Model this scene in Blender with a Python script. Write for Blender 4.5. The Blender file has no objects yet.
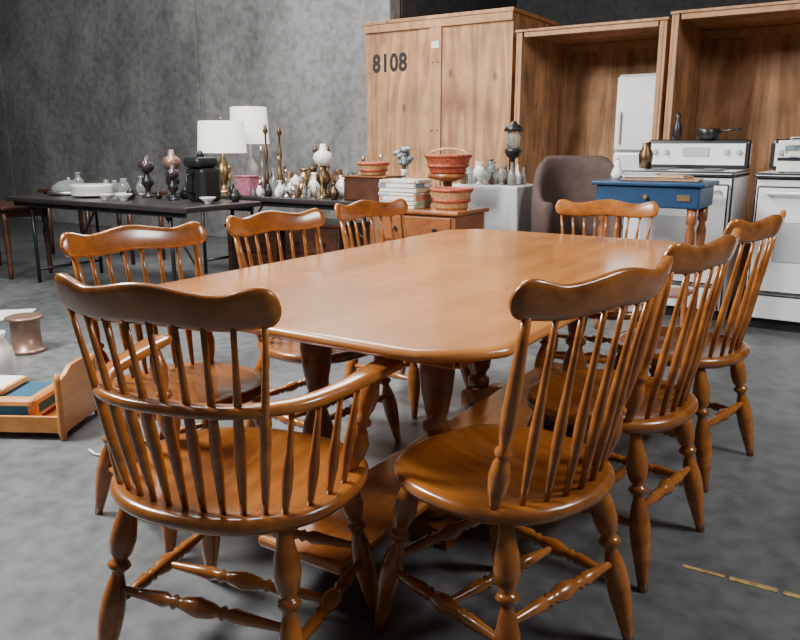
import bpy, bmesh, math, random
from mathutils import Vector, Matrix
random.seed(7)
C, S = math.cos(math.radians(33)), math.sin(math.radians(33))
def W(X, Y):            # survey axes -> room axes
    return (C*X - S*Y, S*X + C*Y)
scene = bpy.context.scene

# ------------------------------------------------------------------ materials
def new_mat(name):
    m = bpy.data.materials.new(name); m.use_nodes = True
    nt = m.node_tree; b = nt.nodes['Principled BSDF']
    return m, nt, b
def plain(name, col, rough=0.5, metal=0.0, noise=0.12, scale=12, coat=0.0, trans=0.0, emis=None):
    m, nt, b = new_mat(name)
    tc = nt.nodes.new('ShaderNodeTexCoord'); n = nt.nodes.new('ShaderNodeTexNoise')
    n.inputs['Scale'].default_value = scale; n.inputs['Detail'].default_value = 4
    nt.links.new(tc.outputs['Object'], n.inputs['Vector'])
    r = nt.nodes.new('ShaderNodeValToRGB')
    r.color_ramp.elements[0].position = .3; r.color_ramp.elements[1].position = .7
    r.color_ramp.elements[0].color = tuple(c*(1-noise) for c in col)+(1,)
    r.color_ramp.elements[1].color = tuple(min(1, c*(1+noise)) for c in col)+(1,)
    nt.links.new(n.outputs['Fac'], r.inputs['Fac']); nt.links.new(r.outputs['Color'], b.inputs['Base Color'])
    b.inputs['Roughness'].default_value = rough; b.inputs['Metallic'].default_value = metal
    b.inputs['Coat Weight'].default_value = coat; b.inputs['Transmission Weight'].default_value = trans
    return m
def wood(name, stops, rough=.3, scl=(18, 2.2, 18), coat=.3, bump=.02, blotch=.35, nscale=1.0, dist=.9, lo=.28, hi=.72, knots=False):
    m, nt, b = new_mat(name)
    tc = nt.nodes.new('ShaderNodeTexCoord'); mp = nt.nodes.new('ShaderNodeMapping')
    mp.inputs['Scale'].default_value = scl
    nt.links.new(tc.outputs['Object'], mp.inputs['Vector'])
    n = nt.nodes.new('ShaderNodeTexNoise'); n.inputs['Scale'].default_value = nscale
    n.inputs['Detail'].default_value = 7; n.inputs['Distortion'].default_value = dist
    nt.links.new(mp.outputs['Vector'], n.inputs['Vector'])
    r = nt.nodes.new('ShaderNodeValToRGB')
    r.color_ramp.elements[0].position = lo; r.color_ramp.elements[1].position = hi
    r.color_ramp.elements[0].color = (*stops[0], 1); r.color_ramp.elements[1].color = (*stops[1], 1)
    nt.links.new(n.outputs['Fac'], r.inputs['Fac'])
    n2 = nt.nodes.new('ShaderNodeTexNoise'); n2.inputs['Scale'].default_value = 3.0; n2.inputs['Detail'].default_value = 3
    nt.links.new(tc.outputs['Object'], n2.inputs['Vector'])
    mr = nt.nodes.new('ShaderNodeMapRange'); mr.inputs['From Min'].default_value = .3; mr.inputs['From Max'].default_value = .7
    mr.inputs['To Min'].default_value = 1-blotch; mr.inputs['To Max'].default_value = 1+blotch*.4
    nt.links.new(n2.outputs['Fac'], mr.inputs['Value'])
    mx = nt.nodes.new('ShaderNodeVectorMath'); mx.operation = 'SCALE'
    nt.links.new(r.outputs['Color'], mx.inputs[0]); nt.links.new(mr.outputs['Result'], mx.inputs['Scale'])
    last = mx
    if knots:
        v = nt.nodes.new('ShaderNodeTexVoronoi'); v.inputs['Scale'].default_value = 1.0
        mk = nt.nodes.new('ShaderNodeMapping'); mk.inputs['Scale'].default_value = (5, 5, 2.6)
        nt.links.new(tc.outputs['Object'], mk.inputs['Vector']); nt.links.new(mk.outputs['Vector'], v.inputs['Vector'])
        k = nt.nodes.new('ShaderNodeMapRange'); k.inputs['From Min'].default_value = .05; k.inputs['From Max'].default_value = .14
        k.inputs['To Min'].default_value = .45; k.inputs['To Max'].default_value = 1
        nt.links.new(v.outputs['Distance'], k.inputs['Value'])
        xk = nt.nodes.new('ShaderNodeVectorMath'); xk.operation = 'SCALE'
        nt.links.new(mx.outputs['Vector'], xk.inputs[0]); nt.links.new(k.outputs['Result'], xk.inputs['Scale']); last = xk
    nt.links.new(last.outputs['Vector'], b.inputs['Base Color'])
    b.inputs['Roughness'].default_value = rough
    b.inputs['Coat Weight'].default_value = coat; b.inputs['Coat Roughness'].default_value = .13
    bp = nt.nodes.new('ShaderNodeBump'); bp.inputs['Strength'].default_value = bump; bp.inputs['Distance'].default_value = .01
    nt.links.new(n.outputs['Fac'], bp.inputs['Height']); nt.links.new(bp.outputs['Normal'], b.inputs['Normal'])
    return m
def concrete(name, c0, c1, rough0, rough1, streak=(1, 1, 1), scale=1.2, dark=.55, bump=.08, lo=.3, hi=.68, stains=0.0):
    m, nt, b = new_mat(name)
    tc = nt.nodes.new('ShaderNodeTexCoord'); mp = nt.nodes.new('ShaderNodeMapping')
    mp.inputs['Scale'].default_value = streak
    nt.links.new(tc.outputs['Object'], mp.inputs['Vector'])
    n = nt.nodes.new('ShaderNodeTexNoise'); n.inputs['Scale'].default_value = scale; n.inputs['Detail'].default_value = 9
    n.inputs['Roughness'].default_value = .62; n.inputs['Distortion'].default_value = .4
    nt.links.new(mp.outputs['Vector'], n.inputs['Vector'])
    r = nt.nodes.new('ShaderNodeValToRGB')
    r.color_ramp.elements[0].position = lo; r.color_ramp.elements[1].position = hi
    r.color_ramp.elements[0].color = (*c0, 1); r.color_ramp.elements[1].color = (*c1, 1)
    nt.links.new(n.outputs['Fac'], r.inputs['Fac'])
    n2 = nt.nodes.new('ShaderNodeTexNoise'); n2.inputs['Scale'].default_value = 14; n2.inputs['Detail'].default_value = 8
    nt.links.new(tc.outputs['Object'], n2.inputs['Vector'])
    mr = nt.nodes.new('ShaderNodeMapRange'); mr.inputs['From Min'].default_value = .3; mr.inputs['From Max'].default_value = .6
    mr.inputs['To Min'].default_value = dark; mr.inputs['To Max'].default_value = 1.05
    nt.links.new(n2.outputs['Fac'], mr.inputs['Value'])
    mx = nt.nodes.new('ShaderNodeVectorMath'); mx.operation = 'SCALE'
    nt.links.new(r.outputs['Color'], mx.inputs[0]); nt.links.new(mr.outputs['Result'], mx.inputs['Scale'])
    last = mx
    if stains:
        n3 = nt.nodes.new('ShaderNodeTexNoise'); n3.inputs['Scale'].default_value = 2.3; n3.inputs['Detail'].default_value = 7; n3.inputs['Distortion'].default_value = 1.2
        nt.links.new(tc.outputs['Object'], n3.inputs['Vector'])
        m3 = nt.nodes.new('ShaderNodeMapRange'); m3.inputs['From Min'].default_value = .33; m3.inputs['From Max'].default_value = .47
        m3.inputs['To Min'].default_value = 1-stains; m3.inputs['To Max'].default_value = 1
        nt.links.new(n3.outputs['Fac'], m3.inputs['Value'])
        x3 = nt.nodes.new('ShaderNodeVectorMath'); x3.operation = 'SCALE'
        nt.links.new(mx.outputs['Vector'], x3.inputs[0]); nt.links.new(m3.outputs['Result'], x3.inputs['Scale']); last = x3
    nt.links.new(last.outputs['Vector'], b.inputs['Base Color'])
    rr = nt.nodes.new('ShaderNodeMapRange'); rr.inputs['To Min'].default_value = rough0; rr.inputs['To Max'].default_value = rough1
    rr.inputs['From Min'].default_value = .3; rr.inputs['From Max'].default_value = .7
    nt.links.new(n.outputs['Fac'], rr.inputs['Value']); nt.links.new(rr.outputs['Result'], b.inputs['Roughness'])
    bp = nt.nodes.new('ShaderNodeBump'); bp.inputs['Strength'].default_value = bump; bp.inputs['Distance'].default_value = .01
    nt.links.new(n2.outputs['Fac'], bp.inputs['Height']); nt.links.new(bp.outputs['Normal'], b.inputs['Normal'])
    return m

M = {}
M['chair'] = wood('maple_chair', ((.23, .068, .011), (.47, .160, .030)), rough=.25, coat=.55)
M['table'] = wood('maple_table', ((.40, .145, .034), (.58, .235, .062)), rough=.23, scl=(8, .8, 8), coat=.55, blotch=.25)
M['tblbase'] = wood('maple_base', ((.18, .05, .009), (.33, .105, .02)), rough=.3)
M['ply'] = wood('plywood', ((.30, .145, .062), (.52, .285, .135)), rough=.7, scl=(6, 6, .8), coat=0, bump=.02, blotch=.42, dist=2.4, lo=.38, hi=.62, knots=True)
M['ply2'] = wood('plywood_edge', ((.33, .165, .075), (.48, .27, .13)), rough=.75, scl=(20, 20, 2), coat=0, blotch=.3)
M['darkwood'] = wood('dark_wood', ((.04, .014, .007), (.09, .03, .013)), rough=.4)
M['redwood'] = wood('red_wood', ((.20, .055, .014), (.34, .11, .03)), rough=.4)
M['pine'] = wood('pine', ((.50, .24, .08), (.66, .36, .14)), rough=.45)
M['orange'] = wood('orange_pine', ((.48, .17, .035), (.62, .26, .06)), rough=.4)
M['floor'] = concrete('concrete_floor', (.065, .072, .076), (.15, .158, .162), .26, .5, scale=.7, dark=.62, lo=.32, hi=.66, stains=.25)
M['wall'] = concrete('concrete_wall', (.14, .14, .138), (.34, .337, .33), .8, .95, streak=(1, 1, .5), scale=.8, dark=.68, lo=.32, hi=.68, stains=.18)
M['wallfar'] = concrete('shade_toned_wall', (.02, .02, .022), (.04, .04, .042), .9, .95)  # shade of the unlit recess is put into this near-black colour
M['black'] = plain('black_paint', (.012, .012, .013), .35)
M['blacktop'] = plain('black_tabletop', (.03, .025, .024), .3)
M['white'] = plain('white_enamel', (.74, .76, .77), .25, noise=.02, coat=.3)
M['shade'] = plain('lamp_shade', (.78, .77, .71), .9, noise=.03)
M['china'] = plain('china', (.75, .74, .70), .2, noise=.06, coat=.4)
M['brass'] = plain('brass', (.42, .29, .13), .38, metal=1)
M['dbrass'] = plain('dark_brass', (.16, .10, .055), .42, metal=1)
M['silver'] = plain('silver', (.6, .6, .6), .3, metal=1)
M['copper'] = plain('copper_tan', (.25, .15, .11), .35, metal=.5)
M['blue'] = plain('blue_paint', (.012, .05, .12), .35)
M['teal'] = plain('teal_cloth', (.01, .07, .12), .85)
M['cloth'] = plain('gray_cloth', (.42, .43, .44), .9, noise=.05)
M['mauve'] = plain('brown_upholstery', (.062, .036, .030), .85, noise=.2)
M['pink'] = plain('pink_box', (.30, .10, .14), .6, noise=.4, scale=40)
M['wicker'] = plain('wicker', (.45, .25, .10), .7, noise=.4, scale=60)
M['wickred'] = plain('red_wicker', (.36, .07, .03), .6, noise=.5, scale=50)
M['glass'] = plain('glassware', (.55, .60, .58), .08, trans=.75)
M['green'] = plain('green_glaze', (.05, .08, .055), .3, noise=.3)
M['bglaze'] = plain('blue_glaze', (.16, .20, .23), .4, noise=.4, scale=30)
M['purple'] = plain('dark_plum_glaze', (.035, .02, .03), .25, noise=.4)
M['brown'] = plain('brown_ceramic', (.12, .05, .02), .35, noise=.3)
M['paper'] = plain('paper', (.70, .69, .64), .8, noise=.05)
M['stencil'] = plain('stencil_ink', (.015, .013, .012), .8)
M['line'] = plain('floor_line_paint', (.40, .27, .10), .75, noise=.6, scale=30)
M['glassdark'] = plain('oven_glass', (.02, .025, .03), .12)
M['steel'] = plain('grey_steel', (.12, .12, .13), .4, metal=.6)
BOOKC = [plain('book_%d' % i, c, .6, noise=.15) for i, c in enumerate([(.5, .45, .35), (.25, .35, .28), (.45, .2, .12), (.35, .38, .42), (.55, .5, .3), (.16, .2, .3)])]

# ------------------------------------------------------------------ builder
class B:
    def __init__(s): s.bm = bmesh.new(); s.mats = []
    def mi(s, m):
        if m not in s.mats: s.mats.append(m)
        return s.mats.index(m)
    def lathe(s, p0, p1, prof, mat, seg=14, smooth=True):
        p0 = Vector(p0); p1 = Vector(p1); d = p1-p0; L = d.length; d.normalize()
        up = Vector((0, 0, 1)) if abs(d.z) < .95 else Vector((1, 0, 0))
        x = d.cross(up).normalized(); y = d.cross(x).normalized()
        rings = []; i = s.mi(mat)
        for t, r in prof:
            c = p0+d*(L*t)
            rings.append([s.bm.verts.new(c+x*(r*math.cos(2*math.pi*k/seg))+y*(r*math.sin(2*math.pi*k/seg))) for k in range(seg)])
        fs = []
        for a, b in zip(rings, rings[1:]):
            for k in range(seg):
                f = s.bm.faces.new((a[k], a[(k+1) % seg], b[(k+1) % seg], b[k])); f.smooth = smooth; f.material_index = i; fs.append(f)
        for rg, fl in ((rings[0], True), (rings[-1], False)):
            f = s.bm.faces.new(rg[::-1] if fl else rg); f.material_index = i; fs.append(f)
        bmesh.ops.recalc_face_normals(s.bm, faces=fs)
    def pot(s, x, y, z, prof, mat, seg=20):      # prof: (height, radius)
        H = max(p[0] for p in prof)
        s.lathe((x, y, z), (x, y, z+H), [(p[0]/H, p[1]) for p in prof], mat, seg)
    def box(s, c, size, mat, rz=0, bev=.004, rx=0, ry=0, seg=2):
        r = bmesh.ops.create_cube(s.bm, size=1)
        vs = r['verts']
        mtx = Matrix.Translation(c) @ Matrix.Rotation(rz, 4, 'Z') @ Matrix.Rotation(ry, 4, 'Y') @ Matrix.Rotation(rx, 4, 'X') @ Matrix.Diagonal((*size, 1))
        bmesh.ops.transform(s.bm, matrix=mtx, verts=vs)
        i = s.mi(mat)
        fs = set(f for v in vs for f in v.link_faces)
        for f in fs: f.material_index = i
        if bev:
            es = list(set(e for v in vs for e in v.link_edges))
            bmesh.ops.bevel(s.bm, geom=es, offset=min(bev, min(size)*.45), segments=seg, affect='EDGES', profile=.5)
    def boxr(s, x0, x1, y0, y1, z0, z1, mat, bev=.004):
        s.box(((x0+x1)/2, (y0+y1)/2, (z0+z1)/2), (x1-x0, y1-y0, z1-z0), mat, bev=bev)
    def loft(s, rings, mat, smooth=True, cap=True, closed=True):
        i = s.mi(mat); R = [[s.bm.verts.new(p) for p in r] for r in rings]; fs = []
        n = len(R[0])
        for a, b in zip(R, R[1:]):
            for k in range(n if closed else n-1):
                f = s.bm.faces.new((a[k], a[(k+1) % n], b[(k+1) % n], b[k])); f.smooth = smooth; f.material_index = i; fs.append(f)
        if cap:
            for rg in (R[0], R[-1]):
                f = s.bm.faces.new(rg); f.material_index = i; f.smooth = smooth; fs.append(f)
        bmesh.ops.recalc_face_normals(s.bm, faces=fs)
    def sweep(s, pts, hw, hh, mat, up=(0, 0, 1), n=12, ex=.6):
        pts = [Vector(p) for p in pts]; up = Vector(up); rings = []
        for i, p in enumerate(pts):
            d = (pts[min(i+1, len(pts)-1)]-pts[max(i-1, 0)]).normalized()
            side = d.cross(up).normalized(); u = side.cross(d).normalized()
            w = hw[i] if isinstance(hw, (list, tuple)) else hw; h = hh[i] if isinstance(hh, (list, tuple)) else hh
            ring = []
            for k in range(n):
                a = 2*math.pi*k/n; c_, s_ = math.cos(a), math.sin(a)
                ring.append(p+side*(w*math.copysign(abs(c_)**ex, c_))+u*(h*math.copysign(abs(s_)**ex, s_)))
            rings.append(ring)
        s.loft(rings, mat)
    def mesh(s, name):
        me = bpy.data.meshes.new(name); s.bm.to_mesh(me); s.bm.free()
        for m in s.mats: me.materials.append(m)
        return me
    def obj(s, name, loc=(0, 0, 0), rz=0):
        return place(s.mesh(name), name, loc, rz)
def place(me, name, loc=(0, 0, 0), rz=0):
    o = bpy.data.objects.new(name, me); scene.collection.objects.link(o)
    o.location = loc; o.rotation_euler = (0, 0, rz); return o
def catmull(pts, n=6):
    out = []; P = [Vector(p) for p in pts]; P = [2*P[0]-P[1]]+P+[2*P[-1]-P[-2]]
    for i in range(1, len(P)-2):
        for k in range(n):
            t = k/n; a, b, c, d = P[i-1], P[i], P[i+1], P[i+2]
            out.append(.5*((2*b)+(c-a)*t+(2*a-5*b+4*c-d)*t*t+(3*b-a-3*c+d)*t**3))
    out.append(P[-2]); return out

# ------------------------------------------------------------------ chairs
LEG = [(0, .014), (.05, .017), (.10, .020), (.16, .026), (.24, .029), (.31, .024), (.345, .014), (.355, .021), (.375, .026), (.395, .021), (.405, .014),
       (.43, .0145), (.47, .020), (.54, .026), (.62, .0285), (.70, .027), (.80, .022), (.90, .0165), (1, .012)]
STR = [(0, .008), (.06, .009), (.2, .0125), (.30, .0165), (.34, .010), (.36, .0165), (.385, .010), (.42, .016), (.5, .022), (.58, .016),
       (.615, .010), (.64, .0165), (.66, .010), (.70, .0165), (.8, .0125), (.94, .009), (1, .008)]
POST = [(0, .011), (.05, .013), (.12, .020), (.20, .023), (.27, .017), (.30, .010), (.315, .018), (.335, .018), (.35, .010), (.42, .015), (.52, .0175),
        (.65, .016), (.82, .012), (1, .009)]
SPN = [(0, .0065), (.12, .0085), (.3, .0118), (.42, .012), (.6, .0088), (.8, .0066), (1, .0058)]
APOST = [(0, .012), (.08, .017), (.2, .026), (.32, .029), (.42, .02), (.47, .012), (.5, .021), (.54, .021), (.57, .012), (.66, .019), (.78, .023), (.9, .017), (1, .012)]
def sm(t): t = max(0, min(1, t)); return t*t*(3-2*t)
def chair_mesh(arm=False):
    b = B(); m = M['chair']
    hw, hd = (.285, .25) if arm else (.245, .235)
    prof = [(.02, .400), (.6, .400), (.82, .401), (.93, .406), (.98, .415), (1.0, .426), (.992, .436), (.965, .4425), (.92, .444), (.82, .440), (.65, .434), (.4, .431), (.2, .431), (.02, .431)]
    rings = []
    for f, z in prof:
        r = []
        for k in range(48):
            a = 2*math.pi*k/48; c_, s_ = math.cos(a), math.sin(a); e = 2/2.35
            x = hw*f*math.copysign(abs(c_)**e, c_); y = hd*f*math.copysign(abs(s_)**e, s_)
            x *= 1+.04*(y/hd)
            zz = z+(.006*math.exp(-(x/.05)**2)*max(0, y/hd) if z > .42 and f < .9 else 0)
            r.append((x, y, zz))
        rings.append(r)
    b.loft(rings, m)
    lx, fx = (.19, .245) if arm else (.155, .215)
    tops = {}; bots = {}
    for sx in (-1, 1):
        for sy in (-1, 1):
            t = Vector((sx*lx, sy*.145, .415)); q = Vector((sx*fx, .205*sy if sy > 0 else -.225, 0))
            b.lathe(t, q, LEG, m, 16); tops[sx, sy] = t; bots[sx, sy] = q
    def on(k, t): return tops[k].lerp(bots[k], t)
    for sx in (-1, 1): b.lathe(on((sx, -1), .60), on((sx, 1), .60), STR, m, 12)
    mid = [on((sx, -1), .60).lerp(on((sx, 1), .60), .5) for sx in (-1, 1)]
    b.lathe(mid[0], mid[1], STR, m, 12)
    b.lathe(on((-1, 1), .52), on((1, 1), .52), STR, m, 12)
    b.lathe(on((-1, -1), .50), on((1, -1), .50), STR, m, 12)
    # crest
    ch = .247 if arm else .25
    yb = -.285 if arm else -.275
    zoff = -.012 if arm else 0
    def cy(x): return yb+.055*(x/ch)**2
    n = 44; rings = []
    for i in range(n+1):
        x = -ch*math.cos(math.pi*i/n)*.999; s_ = abs(x)/ch
        top = .918-.018*sm(s_/.58)+.016*sm((s_-.58)/.3); bot = .838-.006*sm(s_/.5)+.008*sm((s_-.55)/.4)
        mid_, hh = (top+bot)/2, (top-bot)/2
        if s_ > .88: hh *= max(.06, math.sqrt(max(0, 1-((s_-.88)/.12)**2)))
        th = .0125*(1 if s_ < .93 else max(.25, 1-(s_-.93)*8))
        dy = 2*.055*x/ch**2; tv = Vector((1, dy, 0)).normalized(); nv = Vector((-tv.y, tv.x, 0))
        r = []
        for k in range(14):
            a = 2*math.pi*k/14; c_, q_ = math.cos(a), math.sin(a)
            z = mid_+hh*math.copysign(abs(q_)**.7, q_)+zoff
            p = Vector((x, cy(x)-(z-.88)*.28, z))+nv*(th*math.copysign(abs(c_)**.55, c_))
            r.append(p)
        rings.append(r)
    b.loft(rings, m)
    zt = .842+zoff
    if not arm:
        N = 8
        for i in range(N):
            u = -1+2*i/(N-1); x0 = .183*u; x1 = .212*u
            p0 = Vector((x0, -.195+.06*u*u, .435)); p1 = Vector((x1, cy(x1)+.008, zt+.006))
            if i in (0, N-1): b.lathe(p0, p1, POST, m, 14)
            else: b.lathe(p0, p1, SPN, m, 10)
    else:
        N = 9
        for i in range(N):
            u = -1+2*i/(N-1); x0 = .165*u; x1 = .218*u
            p0 = Vector((x0, -.205+.03*u*u, .435)); p1 = Vector((x1, cy(x1)+.008, zt+.006))
            b.lathe(p0, p1, SPN, m, 10)
        half = [(0, -.25, .665), (.09, -.243, .665), (.17, -.212, .665), (.235, -.145, .665), (.272, -.05, .667), (.292, .05, .670), (.305, .12, .672), (.315, .175, .670)]
        pts = [(-x, y, z) for x, y, z in half[:0:-1]]+half
        cp = catmull(pts, 5); nn = len(cp)
        hwv = []; hhv = []
        for i in range(nn):
            e = min(i, nn-1-i)/5.0
            w = .021 if e > 3 else .024+.009*sm((3-e)/2)
            if e < .6: w *= .55+.45*e/.6
            hwv.append(w); hhv.append(.0125 if e > .2 else .008)
        b.sweep(cp, hwv, hhv, m, n=14, ex=.7)
        for sx in (-1, 1):
            b.lathe((sx*.235, .075, .435), (sx*.292, .10, .663), APOST, m, 14)
            for (xa, ya, xb, yb2) in ((.25, .01, .286, .02), (.245, -.05, .276, -.045), (.23, -.11, .257, -.105), (.2, -.16, .226, -.16)):
                b.lathe((sx*xa, ya, .435), (sx*xb, yb2, .662), SPN, m, 10)
    return b.mesh('windsor_armchair' if arm else 'windsor_side_chair')
side_me = chair_mesh(False); arm_me = chair_mesh(True)
def chair(me, name, X, Y, deg, sz=1.0):
    a, b_ = W(X, Y); o = place(me, name, (a, b_, 0), math.radians(deg+33)); o.scale = (1, 1, sz)
chair(arm_me, 'windsor_armchair', -.363, 1.585, -20, 1.03)
chair(side_me, 'windsor_side_chair', .243, 1.615, 40, 1.03)
chair(side_me, 'windsor_side_chair', .625, 2.11, 49, 1.03)
chair(side_me, 'windsor_side_chair', 1.045, 2.71, 46, 1.03)
chair(side_me, 'windsor_side_chair', -.672, 2.25, -132)
chair(side_me, 'windsor_side_chair', -.302, 2.81, -129)
chair(side_me, 'windsor_side_chair', .045, 3.41, -130)
chair(arm_me, 'windsor_armchair', .94, 3.52, 160)

# ------------------------------------------------------------------ dining table
OX, OY = W(.235, 2.69)
def build_table():
    b = B(); m = M['table']; hw, hl, R = .622, 1.105, .15
    out = []
    for cx, cy, a0 in ((hw-R, hl-R, 0), (-(hw-R), hl-R, 90), (-(hw-R), -(hl-R), 180), (hw-R, -(hl-R), 270)):
        A0 = math.radians(a0); A1 = math.radians(a0+90)
        for k in range(17):
            t = k/16; a = A0+(A1-A0)*t
            ax, ay = cx+R*math.cos(a), cy+R*math.sin(a)
            qx = cx+R*(math.cos(A0)*(1-t)+math.cos(A1)*t); qy = cy+R*(math.sin(A0)*(1-t)+math.sin(A1)*t)
            e = .38
            out.append((ax*e+qx*(1-e), ay*e+qy*(1-e)))
    dense = []
    for i, p in enumerate(out):
        q = out[(i+1) % len(out)]; d = math.hypot(q[0]-p[0], q[1]-p[1]); n = max(1, int(d/.08))
        for k in range(n): dense.append((p[0]+(q[0]-p[0])*k/n, p[1]+(q[1]-p[1])*k/n))
    full = bmesh.new(); rings = []
    for off, z in ((.022, .722), (.012, .722), (.004, .727), (0, .735), (.003, .743), (.009, .748), (.016, .750)):
        rings.append([full.verts.new((x*(1-off/hw), y*(1-off/hl), z)) for x, y in dense])
    n = len(dense)
    for ra, rb in zip(rings, rings[1:]):
        for k in range(n):
            f = full.faces.new((ra[k], ra[(k+1) % n], rb[(k+1) % n], rb[k])); f.smooth = True
    full.faces.new(rings[0][::-1]); full.faces.new(rings[-1])
    cuts = [-2, -.42, .02, .46, 2]
    b.mi(m)
    for c0, c1 in zip(cuts, cuts[1:]):
        bb = full.copy()
        for co, no in ((c0+.0016, (0, -1, 0)), (c1-.0016, (0, 1, 0))):
            g = bmesh.ops.bisect_plane(bb, geom=bb.verts[:]+bb.edges[:]+bb.faces[:], plane_co=(0, co, 0), plane_no=no, clear_outer=True)
            es = [e for e in g['geom_cut'] if isinstance(e, bmesh.types.BMEdge)]
            if es: bmesh.ops.contextual_create(bb, geom=es)
        t = bpy.data.meshes.new('t'); bb.to_mesh(t); bb.free(); b.bm.from_mesh(t); bpy.data.meshes.remove(t)
    full.free()
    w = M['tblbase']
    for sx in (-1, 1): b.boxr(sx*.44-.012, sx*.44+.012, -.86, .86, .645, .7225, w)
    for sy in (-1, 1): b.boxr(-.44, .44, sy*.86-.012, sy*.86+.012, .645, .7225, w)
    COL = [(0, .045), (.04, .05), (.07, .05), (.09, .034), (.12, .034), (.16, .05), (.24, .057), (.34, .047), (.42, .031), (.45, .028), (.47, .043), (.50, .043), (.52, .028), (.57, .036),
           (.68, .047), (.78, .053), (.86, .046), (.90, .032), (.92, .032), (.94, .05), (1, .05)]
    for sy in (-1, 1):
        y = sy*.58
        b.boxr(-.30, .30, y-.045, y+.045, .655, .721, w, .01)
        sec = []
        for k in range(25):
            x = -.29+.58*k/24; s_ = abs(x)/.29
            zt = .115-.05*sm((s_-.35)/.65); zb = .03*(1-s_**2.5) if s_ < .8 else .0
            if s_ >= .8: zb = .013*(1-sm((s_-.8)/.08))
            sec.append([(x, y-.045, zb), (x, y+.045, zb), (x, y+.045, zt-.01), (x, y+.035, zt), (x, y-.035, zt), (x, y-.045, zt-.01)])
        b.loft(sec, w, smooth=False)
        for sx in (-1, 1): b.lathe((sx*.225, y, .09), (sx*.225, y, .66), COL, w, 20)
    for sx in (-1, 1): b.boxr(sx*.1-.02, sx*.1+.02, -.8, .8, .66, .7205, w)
    b.boxr(-.05, .23, -1.06, .95, .118, .15, M['chair'], .01)
    return b.obj('dining_table', (OX, OY, 0))
build_table()

# ------------------------------------------------------------------ room
b = B(); b.boxr(-14, 7, -5, 10.5, -.1, 0, M['floor'], 0); b.obj('floor')
b = B()
xs = [-14, -11.9, -7.50, -4.6]
for x0, x1 in zip(xs, xs[1:]): b.boxr(x0+.008, x1-.008, 6.9, 7.1, 0, 6, M['wall'], .01)
b.boxr(-14, -4.62, 7.0, 7.12, 0, 6, M['wallfar'], 0)
b.obj('wall_back')
b = B(); b.boxr(-4.72, -4.6, 7.125, 10, 0, 6, M['wallfar'], 0); b.obj('wall_side')
b = B(); b.boxr(-4.6, 7, 10, 10.15, 0, 6, M['wallfar'], 0); b.obj('wall_far')
b = B(); b.boxr(-14.15, -14, -5, 7.1, 0, 6, M['wall'], 0); b.obj('wall_left')
def strip(name, P, Q, w=.018):
    p, q = Vector(W(*P)), Vector(W(*Q)); d = q-p; b = B()
    n = 5
    for i in range(n):
        c = p+d*((i+.5)/n); b.box((c.x, c.y, .001), (d.length/n*(.94 if i % 2 else .86), w*(1 if i % 3 else .7), .002), M['line'], rz=math.atan2(d.y, d.x), bev=0)
    b.obj(name)
strip('floor_marking', (.80, 1.93), (1.35, 1.60), .02)

# ------------------------------------------------------------------ crates
def open_crate(a0, a1, b0, h, depth=1.05):
    b = B(); p = M['ply']; e = M['ply2']; w = a1-a0
    for y in (.08, depth/2, depth-.08): b.boxr(0, w, y-.045, y+.045, 0, .09, e)
    b.boxr(0, w, 0, depth, .09, .115, p)
    b.boxr(0, .02, 0, depth, .116, h-.02, p, .002); b.boxr(w-.02, w, 0, depth, .116, h-.02, p, .002)
    b.boxr(.021, w-.021, depth-.02, depth, .116, h-.02, p, .002)
    b.boxr(-.01, w+.01, -.01, depth+.01, h-.019, h, p, .002)
    b.boxr(w-.055, w-.021, .0, .05, .116, h-.021, e)
    b.boxr(.021, .05, .0, .05, .116, h-.021, e)
    b.boxr(.067, w-.067, .0, .05, h-.06, h-.021, e)
    b.boxr(.022, w-.022, depth-.065, depth-.021, h-.09, h-.021, e)
    for x in (.021, w-.066): b.boxr(x, x+.045, depth-.07, depth-.021, .116, h-.091, e)
    return b.obj('open_plywood_crate', (a0, b0, 0))
open_crate(-2.79, -1.57, 6.08, 2.10)
open_crate(-1.53, -.15, 6.05, 2.13)
b = B(); w = 1.53; h = 2.30
for y in (.08, .5, .95): b.boxr(0, w, y-.045, y+.045, 0, .09, M['ply2'])
b.boxr(.02, w-.02, .02, 1.05, .09, h-.03, M['ply'], .002)
b.boxr(0, .78, 0, .02, .09, h-.03, M['ply'], .002); b.boxr(.784, w, 0, .02, .09, h-.03, M['ply'], .002)
b.boxr(-.012, w+.012, -.03, 1.07, h-.03, h, M['ply'], .003)
b.boxr(0, w, -.022, -.001, h-.10, h-.031, M['ply2']); b.boxr(0, w, -.022, -.001, .09, .19, M['ply2'])
b.boxr(.72, .84, -.022, -.001, .191, h-.101, M['ply2'])
for z in (.3, .8, 1.3, 1.9):
    for x in (.75, .81): b.lathe((x, -.021, z), (x, -.026, z), [(0, .009), (1, .006)], M['black'], 8)
b.boxr(.74, .82, -.026, -.0215, 2.02, 2.08, M['paper'], .001)
crate = b.obj('closed_plywood_crate', (-4.40, 6.18, 0))
tx = bpy.data.curves.new('crate_number', 'FONT'); tx.body = '8108'; tx.size = .22; tx.extrude = .001; tx.offset = .008
tx.align_x = 'CENTER'; tx.space_character = 1.1
to = bpy.data.objects.new('stencil_number', tx); scene.collection.objects.link(to)
to.data.materials.append(M['stencil']); to.parent = crate; to.location = (.27, -.0015, 1.85); to.rotation_euler = (math.pi/2, 0, 0); to.scale = (.82, 1, 1)

# fridge in crate
b = B(); m = M['white']
b.box((0, .02, .82), (.42, .5, 1.62), m, bev=.02); b.box((0, -.255, 1.31), (.41, .045, .60), m, bev=.015); b.box((0, -.255, .53), (.41, .045, .92), m, bev=.015)
b.box((-.16, -.295, 1.2), (.02, .03, .26), M['cloth'], bev=.008); b.box((-.16, -.295, .83), (.02, .03, .24), M['cloth'], bev=.008)
for x in (-.15, .15): b.box((x, 0, .01), (.05, .4, .03), M['black'])
b.obj('refrigerator', (-1.84, 6.76, .116))

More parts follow.
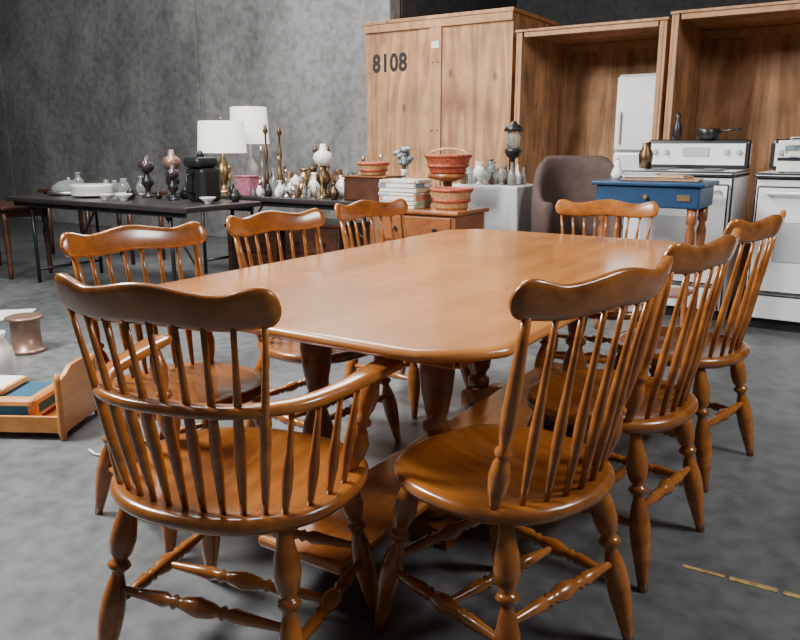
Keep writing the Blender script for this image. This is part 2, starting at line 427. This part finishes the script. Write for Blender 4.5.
def stove(name, a0, b0, dark=False, h=1.0):
    b = B(); w = .72; m = M['white']
    b.boxr(.03, w-.03, .04, .6, 0, .06, M['black']); b.boxr(0, w, .02, .65, .06, h-.03, m, .012)
    b.boxr(-.005, w+.005, -.02, .65, h-.029, h, m, .012)
    b.boxr(0, w, .54, .65, h, h+.21, m, .03)
    b.boxr(.27, w-.27, .534, .54, h+.09, h+.15, M['cloth'])
    for x in (.07, .15, w-.15, w-.07): b.lathe((x, .54, h+.12), (x, .515, h+.12), [(0, .02), (.8, .018), (1, .014)], M['cloth'], 14)
    b.boxr(.02, w-.02, -.012, .019, .25, h-.08, m, .01)
    b.boxr(.15, w-.15, -.016, -.012, .45, .70, M['cloth'], .002)
    b.boxr(.02, w-.02, -.008, .019, .07, .235, m, .01)
    b.sweep([(.08, -.012, h-.12), (.08, -.05, h-.12), (w-.08, -.05, h-.12), (w-.08, -.012, h-.12)], .01, .01, m)
    for x, y, r in ((.19, .14, .08), (.53, .14, .1), (.19, .38, .1), (.53, .38, .08)):
        b.lathe((x, y, h), (x, y, h+.008), [(0, r), (.6, r), (1, r*.85)], M['steel'], 24)
    return b.obj(name, (a0, b0, 0))
stove('kitchen_stove', -1.60, 5.33); stove('kitchen_stove', -.74, 5.25)
b = B()
b.pot(0, 0, 0, [(0, .06), (.02, .075), (.07, .08), (.075, .075)], M['black']); b.sweep([(.06, 0, .05), (.16, 0, .065), (.22, 0, .07)], .012, .008, M['black'])
b.obj('saucepan', (-1.18, 5.92, 1.2105))
b = B(); b.pot(0, 0, 0, [(0, .025), (.03, .035), (.1, .03), (.14, .015), (.17, .022), (.19, .01)], M['black']); b.obj('pepper_mill', (-1.40, 5.93, 1.2105))
b = B(); b.box((0, 0, .03), (.3, .32, .06), M['paper'], rz=.1); b.box((0, 0, .075), (.26, .28, .03), M['glassdark'], rz=-.1); b.box((.02, 0, .105), (.25, .27, .03), M['paper'], rz=.2)
b.box((0, .02, .14), (.24, .26, .04), M['bglaze'], rz=0.1); b.box((0, .0, .175), (.25, .27, .03), M['paper'], rz=-.15); b.box((.01, 0, .20), (.2, .24, .02), M['green'], rz=.15); b.obj('stack_of_magazines', (-.50, 5.48, 1.0085))
b = B(); b.pot(0, 0, 0, [(0, .04), (.1, .05), (.14, .03), (.18, .03)], M['dbrass']); b.obj('brass_canister', (-1.49, 5.47, 1.0085))

# blue side table
b = B()
b.boxr(-.31, .31, -.2, .2, .80, .93, M['blue'], .012); b.boxr(-.335, .335, -.225, .225, .93, .955, M['blue'], .008)
for sx in (-1, 1):
    for sy in (-1, 1): b.lathe((sx*.265, sy*.155, .81), (sx*.265, sy*.155, 0), [(0, .03), (.12, .03), (.14, .018), (.2, .03), (.35, .024), (.6, .018), (.62, .026), (.66, .018), (.9, .014), (.93, .022), (1, .016)], M['redwood'], 14)
b.boxr(-.26, .26, -.14, .14, .25, .27, M['redwood'])
b.box((.22, -.202, .865), (.08, .006, .04), M['brass']); b.lathe((0, -.2, .865), (0, -.225, .865), [(0, .008), (.5, .016), (1, .012)], M['brass'])
b.box((.04, -.02, .964), (.46, .24, .016), M['pine'], rz=.1)
b.box((-.1, 0, .983), (.2, .16, .02), M['paper'], rz=.4)
b.box((.1, .02, .982), (.2, .14, .018), M['pine'], rz=-.2)
b.obj('blue_side_table', (-1.25, 4.85, 0))
b = B(); b.pot(0, 0, 0, [(0, .03), (.03, .04), (.06, .03), (.08, .02), (.1, .025), (.12, .01)], M['china']); b.obj('porcelain_figurine', (-1.51, 4.9, .9555))

# tub armchair
b = B(); m = M['mauve']
b.lathe((0, 0, 0), (0, 0, .16), [(0, .2), (.3, .21), (1, .18)], M['black'], 28)
b.lathe((0, 0, .16), (0, 0, .46), [(0, .24), (.1, .27), (.8, .27), (.95, .25), (1, .2)], m, 32)
rings = []
for k in range(29):
    a = math.radians(-40+260*k/28); t = abs(k-14)/14; top = 1.09-.33*sm((t-.3)/.6)
    ring = []
    for q in range(12):
        an = 2*math.pi*q/12; rr = .285+.05*math.copysign(abs(math.cos(an))**.7, math.cos(an)); z = .17+(top-.17)*(.5+.5*math.copysign(abs(math.sin(an))**.5, math.sin(an)))
        rr += (z-.2)*.04
        ring.append((rr*math.cos(a), rr*math.sin(a), z))
    rings.append(ring)
b.loft(rings, m)
b.obj('tub_armchair', (-1.99, 5.55, 0), math.radians(30))

# cloth covered table
b = B(); w, d, h = .66, .50, .855
rings = []
for z, e, amp in ((0.01, .03, .022), (.3, .02, .015), (.6, .012, .008), (.83, .004, .002), (.85, 0, 0), (.857, -.01, 0)):
    ring = []; n = 120
    for k in range(n):
        t = 4*k/n; i = int(t); f = t-i
        c = [(-1, -1), (1, -1), (1, 1), (-1, 1)]; p = c[i]; q = c[(i+1) % 4]
        x = (p[0]+(q[0]-p[0])*f); y = (p[1]+(q[1]-p[1])*f)
        wv = amp*math.sin(k*1.05)+amp*.5*math.sin(k*.37)
        ring.append((x*(w/2+e+wv), y*(d/2+e+wv), z))
    rings.append(ring)
b.loft(rings, M['cloth'])
b.obj('cloth_covered_table', (-2.77, 5.66, 0))

def folding(name, a0, a1, b0, b1, h=.74, top='blacktop', leg='black'):
    b = B(); w = a1-a0; d = b1-b0
    b.box((0, 0, h-.02), (w, d, .04), M[top], bev=.01)
    b.boxr(-w/2+.05, w/2-.05, -d/2+.04, -d/2+.06, h-.08, h-.041, M[leg]); b.boxr(-w/2+.05, w/2-.05, d/2-.06, d/2-.04, h-.08, h-.041, M[leg])
    for sx in (-1, 1):
        x = sx*(w/2-.25)
        for sy in (-1, 1): b.lathe((x, sy*(d/2-.08), 0), (x, sy*(d/2-.08), h-.04), [(0, .016), (1, .014)], M[leg], 10)
        b.lathe((x, -d/2+.08, .12), (x, d/2-.08, .12), [(0, .012), (1, .012)], M[leg], 10)
        b.lathe((x, 0, .12), (x*.45, 0, h-.05), [(0, .01), (1, .01)], M[leg], 10)
    return b.obj(name, ((a0+a1)/2, (b0+b1)/2, 0))
folding('folding_table', -6.40, -4.15, 3.62, 4.40)
folding('folding_table', -5.55, -3.22, 4.75, 5.55)
b = B(); b.box((0, 0, .63), (1.0, .5, .03), M['darkwood'], bev=.01)
for sx in (-1, 1):
    for sy in (-1, 1): b.lathe((sx*.43, sy*.19, .62), (sx*.43, sy*.19, 0), [(0, .03), (.2, .03), (.25, .02), (.35, .032), (.7, .02), (.9, .024), (1, .016)], M['darkwood'], 12)
    b.boxr(sx*.43-.01, sx*.43+.01, -.17, .17, .54, .612, M['darkwood'])
b.boxr(-.4, .4, -.2, -.18, .54, .612, M['darkwood']); b.obj('old_side_table', (-6.95, 3.85, 0))
b = B(); b.box((0, 0, .69), (1.5, .5, .04), M['darkwood'], bev=.01)
for sx in (-1, 0, 1):
    for sy in (-1, 1): b.lathe((sx*.68, sy*.19, .68), (sx*.68, sy*.19, 0), [(0, .03), (1, .02)], M['darkwood'], 12)
b.obj('long_side_table', (-7.0, 5.0, 0))
def cabinet(x, hh, mat):
    b = B(); m = M[mat]; b.box((0, 0, hh/2), (.6, .45, hh), m, bev=.01); b.box((0, 0, hh+.012), (.63, .48, .025), m)
    for k in (0, 1):
        z = hh*(.27+.46*k); b.box((0, -.228, z), (.54, .012, hh*.38), m, bev=.006)
        for q in (-.15, .15): b.lathe((q, -.232, z), (q, -.258, z), [(0, .01), (1, .016)], M['dbrass'])
    b.obj('low_drawer_cabinet', (x, 5.15, 0))
cabinet(-4.8, .44, 'darkwood'); cabinet(-4.1, .5, 'darkwood')

# small chest of drawers
b = B(); m = M['redwood']
b.box((0, 0, .40), (.62, .42, .62), m, bev=.006); b.box((0, 0, .725), (.68, .47, .03), M['chair'], bev=.01)
for z in (.22, .42, .61):
    b.box((0, -.214, z), (.55, .016, .17), m, bev=.008)
    for x in (-.16, .16): b.lathe((x, -.22, z), (x, -.25, z), [(0, .008), (.4, .01), (.7, .018), (1, .012)], M['black'], 12)
for sx in (-1, 1):
    for sy in (-1, 1): b.lathe((sx*.27, sy*.17, .1), (sx*.27, sy*.17, 0), [(0, .03), (.5, .034), (1, .02)], m, 12)
b.obj('small_chest_of_drawers', (-2.72, 4.60, 0))

# ------------------------------------------------------------------ clutter
T = .741
def item(name, parts, x, y, z=T, rz=0):
    b = B()
    for prof, mat in parts: b.pot(0, 0, 0, prof, M[mat])
    return b.obj(name, (x, y, z), rz)
def lamp(x, y, h, r, base='brass', hs=.25):
    b = B()
    b.pot(0, 0, 0, [(0, .085), (.015, .09), (.03, .06), (.05, .025), (.09, .03), (.14, .06), (.22, .07), (.28, .04), (.31, .02), (h-hs+.03, .012)], M[base])
    z0 = h-hs
    rings = []
    for rr, z in ((r, z0), (r*.98, z0+.002), (r*.90, h-.002), (r*.88, h), (r*.87, h-.004), (r*.97, z0+.004)):
        rings.append([(rr*math.cos(2*math.pi*k/36), rr*math.sin(2*math.pi*k/36), z) for k in range(36)])
    rings.append(rings[0]); b.loft(rings, M['shade'], cap=False)
    b.lathe((-r*.85, 0, h-.02), (r*.85, 0, h-.02), [(0, .003), (1, .003)], M['brass'], 6)
    b.lathe((0, 0, z0), (0, 0, h+.03), [(0, .004), (.95, .004), (1, .009)], M['brass'], 8)
    return b.obj('table_lamp', (x, y, T))
lamp(-5.18, 5.0, .64, .225, 'brass', .28); lamp(-5.24, 5.42, .78, .19, 'china', .34)
CAND = [(0, .06), (.015, .06), (.03, .025), (.06, .02), (.1, .035), (.13, .018), (.2, .014), (.25, .03), (.28, .014), (.36, .012), (.38, .035), (.40, .02), (.42, .02)]
def scale(p, s, rs=None): return [(a*s, r*(rs or s)) for a, r in p]
VASE = [(0, .045), (.01, .05), (.05, .075), (.12, .09), (.18, .07), (.22, .035), (.26, .03), (.29, .05)]
JUG = [(0, .05), (.02, .06), (.09, .08), (.15, .065), (.19, .04), (.22, .045)]
URN = [(0, .05), (.015, .05), (.03, .02), (.06, .02), (.09, .06), (.16, .08), (.22, .055), (.24, .035), (.27, .06), (.28, .06)]
BOT = [(0, .035), (.01, .04), (.13, .04), (.17, .015), (.23, .013), (.24, .018)]
BOWL = [(0, .05), (.015, .05), (.03, .06), (.08, .12), (.1, .13), (.095, .12)]
TEA = [(0, .04), (.01, .05), (.05, .085), (.09, .08), (.13, .05), (.14, .055), (.16, .02), (.18, .012)]
PLATE = [(0, .07), (.006, .08), (.02, .14), (.024, .14), (.03, .14), (.04, .14), (.05, .14), (.055, .13)]
OIL = ([(0, .07), (.02, .07), (.04, .025), (.1, .03), (.15, .07), (.2, .06), (.24, .03), (.27, .03)], 'dbrass')
def oil(x, y, s_, globe='china', base='dbrass'):
    b = B(); b.pot(0, 0, 0, scale(OIL[0], s_), M[base]); b.pot(0, 0, .272*s_, scale([(0, .04), (.03, .075), (.07, .09), (.11, .075), (.14, .03), (.19, .025)], s_), M[globe]); b.obj('oil_lamp', (x, y, T))
oil(-4.05, 5.05, .95)
cands = ((-4.72, 5.02, 1.0, 'silver', .55), (-4.62, 5.15, 1.4, 'dbrass', .75), (-4.5, 5.0, .8, 'brass', .6), (-4.83, 5.2, 1.45, 'dbrass', .75), (-3.6, 5.25, .85, 'silver', .6), (-4.2, 5.3, 1.0, 'dbrass', .7), (-3.85, 5.35, .8, 'brass', .6),
         (-4.42, 5.4, 1.0, 'dbrass', .7), (-3.95, 4.9, .6, 'brass', .5), (-4.3, 4.86, .55, 'silver', .5), (-5.0, 4.9, .6, 'brass', .5))
for x, y, s_, mt, rs in cands: item('candlestick', [(scale(CAND, s_, rs), mt)], x, y)
rnd = random.Random(5)
defs = [('brass_urn', URN, 'brass'), ('brass_vase', VASE, 'dbrass'), ('ceramic_jug', JUG, 'brown'), ('bottle', BOT, 'brown'), ('china_teapot', TEA, 'china'), ('dark_pot', JUG, 'black'), ('glass_bottle', BOT, 'glass'), ('silver_urn', URN, 'silver'), ('china_vase', VASE, 'china'), ('brass_teapot', TEA, 'dbrass'), ('china_jug', JUG, 'china'), ('glazed_jug', JUG, 'bglaze')]
used = [(-5.18, 5.0, .1), (-5.24, 5.42, .1), (-4.05, 5.05, .1)]+[(c[0], c[1], .06*c[4]) for c in cands]
used += [(-4.75, 4.86, .11), (-3.48, 4.97, .24), (-3.46, 5.40, .12)]
def scatter(n, x0, x1, y0, y1, z, smin, smax, defs=defs):
    c = 0; tries = 0
    while c < n and tries < 6000:
        tries += 1
        x, y = rnd.uniform(x0, x1), rnd.uniform(y0, y1); nm, pf, mt = rnd.choice(defs); s_ = rnd.uniform(smin, smax)
        r = max(p[1] for p in pf)*s_
        if all(math.hypot(x-a, y-b_) > r+q+.004 for a, b_, q in used):
            used.append((x, y, r)); item(nm, [(scale(pf, s_), mt)], x, y, z, rnd.uniform(0, 6)); c += 1
scatter(26, -4.98, -3.32, 5.0, 5.48, T, .65, 1.0)
scatter(38, -5.0, -3.32, 4.80, 5.48, T, .32, .55)
b = B(); b.box((0, 0, .08), (.17, .12, .16), M['pink']); b.box((0, 0, .164), (.18, .13, .012), M['pink']); b.obj('gift_box', (-4.75, 4.86, T))
b = B(); b.pot(0, 0, 0, scale(VASE, .8), M['china'])
for i in range(26):
    a = rnd.uniform(0, 6.28); r = rnd.uniform(.01, .085); z = .32+rnd.uniform(-.05, .08)
    b.lathe((0, 0, .2), (r*math.cos(a), r*math.sin(a), z), [(0, .002), (1, .002)], M['green'], 5)
    b.lathe((r*math.cos(a), r*math.sin(a), z-.015), (r*math.cos(a)*1.1, r*math.sin(a)*1.1, z+.02), [(0, .005), (.4, .024), (1, .02)], M['bglaze'] if i % 3 else M['cloth'], 8)
b.obj('flower_vase', (-3.46, 5.40, T))
# left table
b = B()
for i in range(5): b.pot(0, 0, i*.016, scale(PLATE, .9 if i < 3 else .8, 1.2), M['china'], 28)
b.obj('stack_of_plates', (-5.70, 3.98, T))
b = B(); b.pot(0, 0, 0, scale(PLATE, .6, 1.3), M['silver'], 28); b.pot(0, 0, .03, [(0, .15), (.03, .15), (.05, .14), (.09, .08), (.10, .012), (.12, .012)], M['glass'], 24); b.obj('covered_serving_dish', (-6.12, 4.05, T))
used = [(-5.70, 3.98, .2), (-6.12, 4.05, .21), (-4.52, 4.15, .17)]
b = B(); b.box((0, 0, .13), (.2, .2, .26), M['black'], bev=.03); b.box((0, -.02, .3), (.18, .22, .08), M['black'], bev=.03); b.pot(0, -.02, .34, [(0, .03), (.03, .02), (.05, .012)], M['black']); b.sweep([(0, -.1, .06), (.0, -.17, .08), (0, -.17, .2), (0, -.1, .22)], .012, .01, M['black'], up=(1, 0, 0)); b.obj('coffee_maker', (-4.52, 4.15, T))
for x, y, s_, g in ((-5.25, 4.2, .75, 'purple'), (-5.02, 4.27, .85, 'copper'), (-4.82, 4.1, .6, 'purple')):
    oil(x, y, s_, g, 'black'); used.append((x, y, .09))
scatter(9, -5.5, -4.3, 3.75, 4.3, T, .35, .6, [('glass_bowl', BOWL, 'glass'), ('small_china_bowl', BOWL, 'china'), ('brown_jug', JUG, 'brown'), ('dark_teapot', TEA, 'black')])
scatter(5, -6.35, -5.4, 4.2, 4.34, T, .5, .8, [('glass_jar', JUG, 'glass'), ('glass_bowl', BOWL, 'glass'), ('glass_vase', VASE, 'glass')])
def basket(x, y, z, r, h, mat='wicker', handle=True):
    b = B(); rings = []
    for i in range(9):
        t = i/8; rr = r*(.75+.25*t)+(.004 if i % 2 else 0); rings.append([(rr*math.cos(2*math.pi*k/32)*(1+(.015 if (k+i) % 2 else 0)), rr*math.sin(2*math.pi*k/32), h*t) for k in range(32)])
    for rr, z_ in ((r*.95, h), (r*.7, .02)): rings.append([(rr*math.cos(2*math.pi*k/32), rr*math.sin(2*math.pi*k/32), z_) for k in range(32)])
    b.loft(rings, M[mat])
    for hz, rr in ((1, 1), (.45, .88)): b.sweep([(r*rr*math.cos(2*math.pi*k/24), r*rr*math.sin(2*math.pi*k/24), h*hz) for k in range(25)], .011, .012, M['wickred'], n=8)
    if handle: b.sweep([(r*math.cos(math.pi*k/16), 0, h+r*.3*math.sin(math.pi*k/16)) for k in range(17)], .01, .004, M['wicker'], up=(0, 1, 0), n=8)
    b.obj('wicker_basket', (x, y, z))
b = B(); zz = 0
for i in range(7):
    t = .022+.006*(i % 3); b.box((rnd.uniform(-.01, .01), 0, zz+t/2), (.3, .22, t), BOOKC[i % 6], rz=rnd.uniform(-.1, .1), bev=.003); b.box((0, -.004, zz+t/2), (.285, .22, t*.7), M['paper'], bev=0); zz += t+.001
b.obj('stack_of_books', (-2.89, 4.52, .7405))
basket(-2.56, 4.60, .7405, .14, .13, 'wicker', False)
b = B(); b.box((0, 0, .09), (.4, .26, .18), M['darkwood'], bev=.01); b.box((0, 0, .188), (.42, .28, .016), M['redwood']); b.obj('wooden_box', (-3.48, 4.97, T))
b = B(); b.pot(0, 0, 0, [(0, .16), (.03, .16), (.05, .04), (.5, .03), (.9, .035), (.93, .15), (.96, .15)], M['redwood'], 24); b.obj('pedestal_stand', (-2.83, 5.02, 0))
basket(-2.83, 5.02, .961, .17, .13, 'wickred', True)
basket(-3.48, 4.97, T+.197, .12, .09, 'wicker', False)
used = [(-2.66, 5.80, .09)]
b = B(); b.pot(0, 0, 0, [(0, .07), (.02, .07), (.03, .02), (.20, .02), (.22, .05), (.26, .07), (.28, .07)], M['black']); b.pot(0, 0, .28, [(0, .055), (.1, .065), (.14, .05)], M['glass']); b.pot(0, 0, .42, [(0, .08), (.03, .075), (.06, .03), (.08, .02)], M['black']); b.obj('lantern', (-2.66, 5.80, .858))
scatter(24, -3.02, -2.52, 5.50, 5.82, .858, .4, .8, [('glass_vase', VASE, 'glass'), ('glass_goblet', URN, 'glass'), ('glass_bottle', BOT, 'glass'), ('china_figurine', URN, 'china'), ('green_glass_vase', VASE, 'green'), ('glass_decanter', BOT, 'glass'), ('dark_figurine', BOT, 'brown'), ('china_figurine', BOT, 'china')])

# ------------------------------------------------------------------ left foreground
b = B(); mo = M['orange']
for x, hh in ((.26, .29), (-.26, .20)):
    rings = []
    for y in [-.15+.30*k/16 for k in range(17)]:
        s_ = abs(y)/.15; top = hh-.03*sm((s_-.3)/.5)-(.0 if s_ < .9 else .01)
        rings.append([(x-.009, y, .03), (x+.009, y, .03), (x+.009, y, top), (x-.009, y, top)])
    b.loft(rings, mo, smooth=False)
    for y in (-.155, .155): b.lathe((x, y, 0), (x, y, hh-.01), [(0, .012), (.1, .016), (.9, .014), (1, .008)], mo, 12)
for y in (-.15, .15): b.box((0, y, .065), (.50, .014, .07), mo, bev=.003)
b.box((0, 0, .055), (.50, .28, .012), mo)
b.box((-.05, 0, .115), (.38, .26, .10), M['teal'], bev=.03, seg=3)
b.box((-.1, 0, .18), (.2, .2, .03), M['paper'], bev=.015)
a_, b_ = W(-1.62, 3.03); b.obj('doll_bed', (a_, b_, 0), math.radians(33-3))
b = B(); b.pot(0, 0, 0, [(0, .10), (.01, .105), (.02, .10), (.025, .08), (.19, .08), (.195, .10), (.205, .105), (.212, .09)], M['copper'], 28); a_, b_ = W(-2.17, 4.22); b.obj('metal_canister', (a_, b_, 0))
b = B(); b.pot(0, 0, 0, [(0, .06), (.02, .07), (.12, .085), (.2, .07), (.25, .04), (.28, .05)], M['china'], 24); b.sweep(catmull([(-.05, 0, .24), (-.12, 0, .22), (-.13, 0, .14), (-.075, 0, .08)], 4), .01, .008, M['china'], up=(0, 1, 0)); a_, b_ = W(-1.98, 3.55); b.obj('white_pitcher', (a_, b_, 0))
b = B(); b.box((0, 0, .003), (.42, .3, .004), M['paper'], bev=0); b.box((.1, .1, .007), (.3, .2, .003), M['paper'], rz=.5, bev=0); a_, b_ = W(-2.9, 5.15); b.obj('paper_sheets', (a_, b_, 0), .3)
b = B(); b.sweep(catmull([(*W(-1.22, 2.75), .006), (*W(-1.16, 2.70), .006), (*W(-1.08, 2.74), .006), (*W(-1.12, 2.84), .006), (*W(-1.2, 2.95), .006), (*W(-1.15, 3.15), .006)], 6), .004, .004, M['paper'], n=8); b.obj('power_cord')

# ------------------------------------------------------------------ lights
def area(name, X, Y, z, tx_, ty_, tz, size, e, col=(1, 1, 1)):
    l = bpy.data.lights.new(name, 'AREA'); l.shape = 'SQUARE'; l.size = size; l.energy = e; l.color = col
    o = bpy.data.objects.new(name, l); scene.collection.objects.link(o); o.location = (*W(X, Y), z)
    d = Vector((*W(tx_, ty_), tz))-o.location; o.rotation_euler = d.to_track_quat('-Z', 'Y').to_euler()
area('softbox_left', -2.8, 2.7, 3.2, .4, 3.0, .5, .9, 400, (1, .98, .95))
area('softbox_right', 2.8, 1.2, 3.0, .3, 3.2, .5, 1.0, 120, (1, .98, .96))
area('overhead_back', -1.5, 4.8, 4.4, .3, 7.6, 1.2, 1.4, 290, (1, .98, .95))
area('added_back_light', -.6, 8.0, 4.4, .0, 2.8, .7, 1.8, 200, (1, .98, .95))  # added lamp out of frame, for table sheen and rims on the chairs
area('added_wall_light', -4.0, 5.4, 4.6, -2.6, 9.5, 1.4, 1.0, 70, (1, .99, .97))  # added lamp, only there to brighten the back wall
w = bpy.data.worlds.new('World'); scene.world = w; w.use_nodes = True
w.node_tree.nodes['Background'].inputs['Color'].default_value = (1, .99, .98, 1)
w.node_tree.nodes['Background'].inputs['Strength'].default_value = .085

# ------------------------------------------------------------------ camera
cd = bpy.data.cameras.new('camera'); cd.lens = 33.75; cd.sensor_width = 36; cd.sensor_fit = 'HORIZONTAL'; cd.clip_start = .05
co = bpy.data.objects.new('camera', cd); scene.collection.objects.link(co)
co.location = (0, 0, 1.17); co.rotation_euler = (math.radians(90-13.13), 0, math.radians(33))
scene.camera = co
